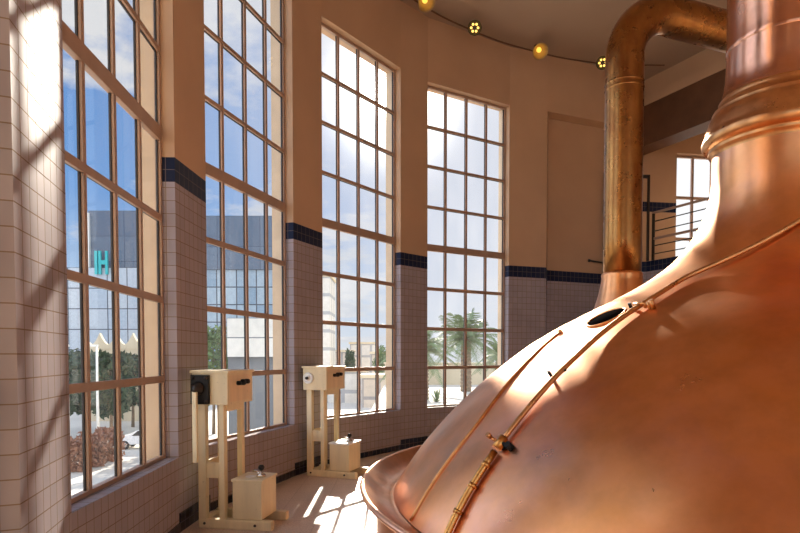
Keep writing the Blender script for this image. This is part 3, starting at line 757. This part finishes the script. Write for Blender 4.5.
o = empty('spiky_plant', (at(437,395,36).x, 36, -1.2)); tag(o, 'low spiky green plant on the terrace outside the fourth window', 'plant')
m = MB()
for k in range(40):
    az = k*2.4; el = math.radians(15+60*random.random()); d = Vector((math.cos(az)*math.cos(el), math.sin(az)*math.cos(el), math.sin(el))); s_ = Vector((-math.sin(az), math.cos(az), 0))*.05
    m.quad([-s_, s_, d*.55+s_*.8, d*1.0]); 
m.build('leaves', M['leaf_green'], o)

# ------------------------------------------------------------------ light
D_SUN = Vector((-.0119, 1, .437)).normalized()
sl = bpy.data.lights.new('sun', 'SUN'); sl.energy = 14; sl.angle = math.radians(.75); sl.color = (1, .90, .76)
so = bpy.data.objects.new('sun', sl); COL.objects.link(so); so.rotation_euler = D_SUN.to_track_quat('Z', 'Y').to_euler(); so.location = (0, 40, 25)

OFFX, OFFY = 12.7, 20.3
W = bpy.data.worlds.new('sky'); sc.world = W; W.use_nodes = True
nt = W.node_tree; nt.nodes.clear()
class WT(NT):
    def __init__(s): s.t = nt; s.out = s.n('ShaderNodeOutputWorld')
t = WT()
g = t.n('ShaderNodeTexCoord').outputs['Generated']
sep = t.n('ShaderNodeSeparateXYZ'); t.l(g, sep.inputs[0]); z = sep.outputs['Z']
base = t.ramp(z, [(0, (.80, .86, .92)), (.10, (.50, .68, .92)), (.24, (.17, .40, .82)), (.8, (.07, .22, .62))])
# clouds
zz = t.math('ADD', t.math('MAXIMUM', z, 0), .16)
cv = t.n('ShaderNodeCombineXYZ'); t.l(t.math('DIVIDE', sep.outputs['X'], zz), cv.inputs[0]); t.l(t.math('DIVIDE', sep.outputs['Y'], zz), cv.inputs[1])
mo = t.n('ShaderNodeMapping'); mo.inputs['Location'].default_value = (OFFX, OFFY, 3.1); t.l(cv.outputs[0], mo.inputs['Vector'])
cn = t.noise(1.15, 8, .56, vec=mo.outputs[0])
cl = t.ramp(cn, [(.52, 0.0), (.58, 1.0)])
shade = t.ramp(t.noise(1.9, 6, .6, vec=cv.outputs[0]), [(.3, (.62, .66, .74)), (.6, (1.0, .98, .95))])
sky = t.mix(t.math('MULTIPLY', cl, .9), base, shade)
# aureole of the sun behind thin cloud
dt = t.n('ShaderNodeVectorMath', operation='DOT_PRODUCT'); t.l(g, dt.inputs[0]); dt.inputs[1].default_value = tuple(D_SUN)
d0 = t.math('MAXIMUM', dt.outputs['Value'], 0)
mr = t.n('ShaderNodeMapRange', interpolation_type='SMOOTHSTEP'); t.l(sep.outputs['X'], mr.inputs[0]); mr.inputs[1].default_value = -.2; mr.inputs[2].default_value = .12; mr.inputs[4].default_value = .88
sky = t.mix(mr.outputs[0], sky, (.84, .87, .95))
m2 = t.n('ShaderNodeMapRange', interpolation_type='SMOOTHSTEP'); t.l(sep.outputs['X'], m2.inputs[0]); m2.inputs[1].default_value = .24; m2.inputs[2].default_value = .42; m2.inputs[4].default_value = .85
sky = t.mix(m2.outputs[0], sky, (1.2, 1.2, 1.2))
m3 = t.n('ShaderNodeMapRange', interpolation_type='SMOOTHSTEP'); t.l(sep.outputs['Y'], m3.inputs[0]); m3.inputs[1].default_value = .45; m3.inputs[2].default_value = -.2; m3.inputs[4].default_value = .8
sky = t.mix(m3.outputs[0], sky, (1.55, 1.7, 1.95))  # unseen sky behind the view, brightened to add cool fill indoors
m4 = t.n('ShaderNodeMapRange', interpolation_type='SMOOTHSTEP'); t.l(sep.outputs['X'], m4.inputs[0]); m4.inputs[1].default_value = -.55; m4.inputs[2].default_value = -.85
sky = t.mix(m4.outputs[0], sky, (2.3, 2.7, 3.5))  # unseen sky on the far left, brightened further to cool the window reveals
haze = t.math('MULTIPLY', t.math('POWER', d0, 28), .85)
sky = t.mix(haze, sky, (.82, .84, .94))
glow = t.math('ADD', t.math('MULTIPLY', t.math('POWER', d0, 500), 6.0), t.math('MULTIPLY', t.math('POWER', d0, 4000), 60))
gc = t.mix(1, (1, .93, .80), glow, 'MULTIPLY')
sky = t.mix(1, sky, gc, 'ADD')
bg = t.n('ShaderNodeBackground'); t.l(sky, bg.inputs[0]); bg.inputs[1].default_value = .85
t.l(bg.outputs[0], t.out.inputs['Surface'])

# hall lamps on the ceiling behind the viewpoint (they mirror as small points in the copper)
ME['hall'] = emis('hall_bulb_glow', (1, .80, .52), 30)
proto = None
hall = [(-1.5,-4.0),(2.5,-3.0),(6.0,-2.6),(9.5,-2.0),(2.0,-6),(6.5,-6),(9.8,3.0),(7.2,9.4)]
for x, y in hall:
    if proto is None:
        o = empty('ceiling_lamp'); tag(o, 'round warm ceiling lamp in the hall behind the viewpoint', 'lamp', 'ceiling lamps of the hall')
        MB().lathe([(0,0),(.05,0),(.06,-.05),(.20,-.16),(.23,-.24),(.22,-.24),(.05,-.08),(0,-.08)], 28).build('lamp_shade', M['dish'], o)
        MB().lathe([(0,-.08),(.06,-.10),(.09,-.16),(.06,-.22),(0,-.235)], 20).build('bulb', ME['hall'], o)
        proto = o
    else: o = copy_tree(proto)
    if y > 0: o['label'] = 'round warm fill lamp added above the tiled gallery, out of sight behind the kettle neck'; o['group'] = 'added fill lamps over the gallery'  # lamps out of view, added as fill for the gallery side
    o.location = (x, y, CEIL)
    ld = bpy.data.lights.new('lamp_light', 'SPOT'); ld.energy = 1000 if y < 5 else 1500; ld.color = (1, .84, .66); ld.shadow_soft_size = .12; ld.spot_size = math.radians(80 if y < 5 else 150); ld.spot_blend = .6
    lo = bpy.data.objects.new('lamp_light', ld); COL.objects.link(lo); lo.parent = o; lo.location = (0, 0, -.36)

# ------------------------------------------------------------------ camera
cam = bpy.data.cameras.new('camera'); co = bpy.data.objects.new('camera', cam); COL.objects.link(co)
cam.sensor_fit = 'HORIZONTAL'; cam.sensor_width = 36; cam.lens = 590.4/800*36
cam.shift_y = (376.85-266.5)/800
co.location = (0, 0, EYE); co.rotation_euler = (math.radians(90-1.963), 0, 0)
cam.clip_start = .05; cam.clip_end = 1000
sc.camera = co
sc.view_settings.view_transform = 'Standard'; sc.view_settings.look = 'None'; sc.view_settings.exposure = .1; sc.view_settings.gamma = 1
sc.cycles.max_bounces = 12; sc.cycles.transparent_max_bounces = 16; sc.cycles.use_denoising = True
sc.cycles.sample_clamp_indirect = 6
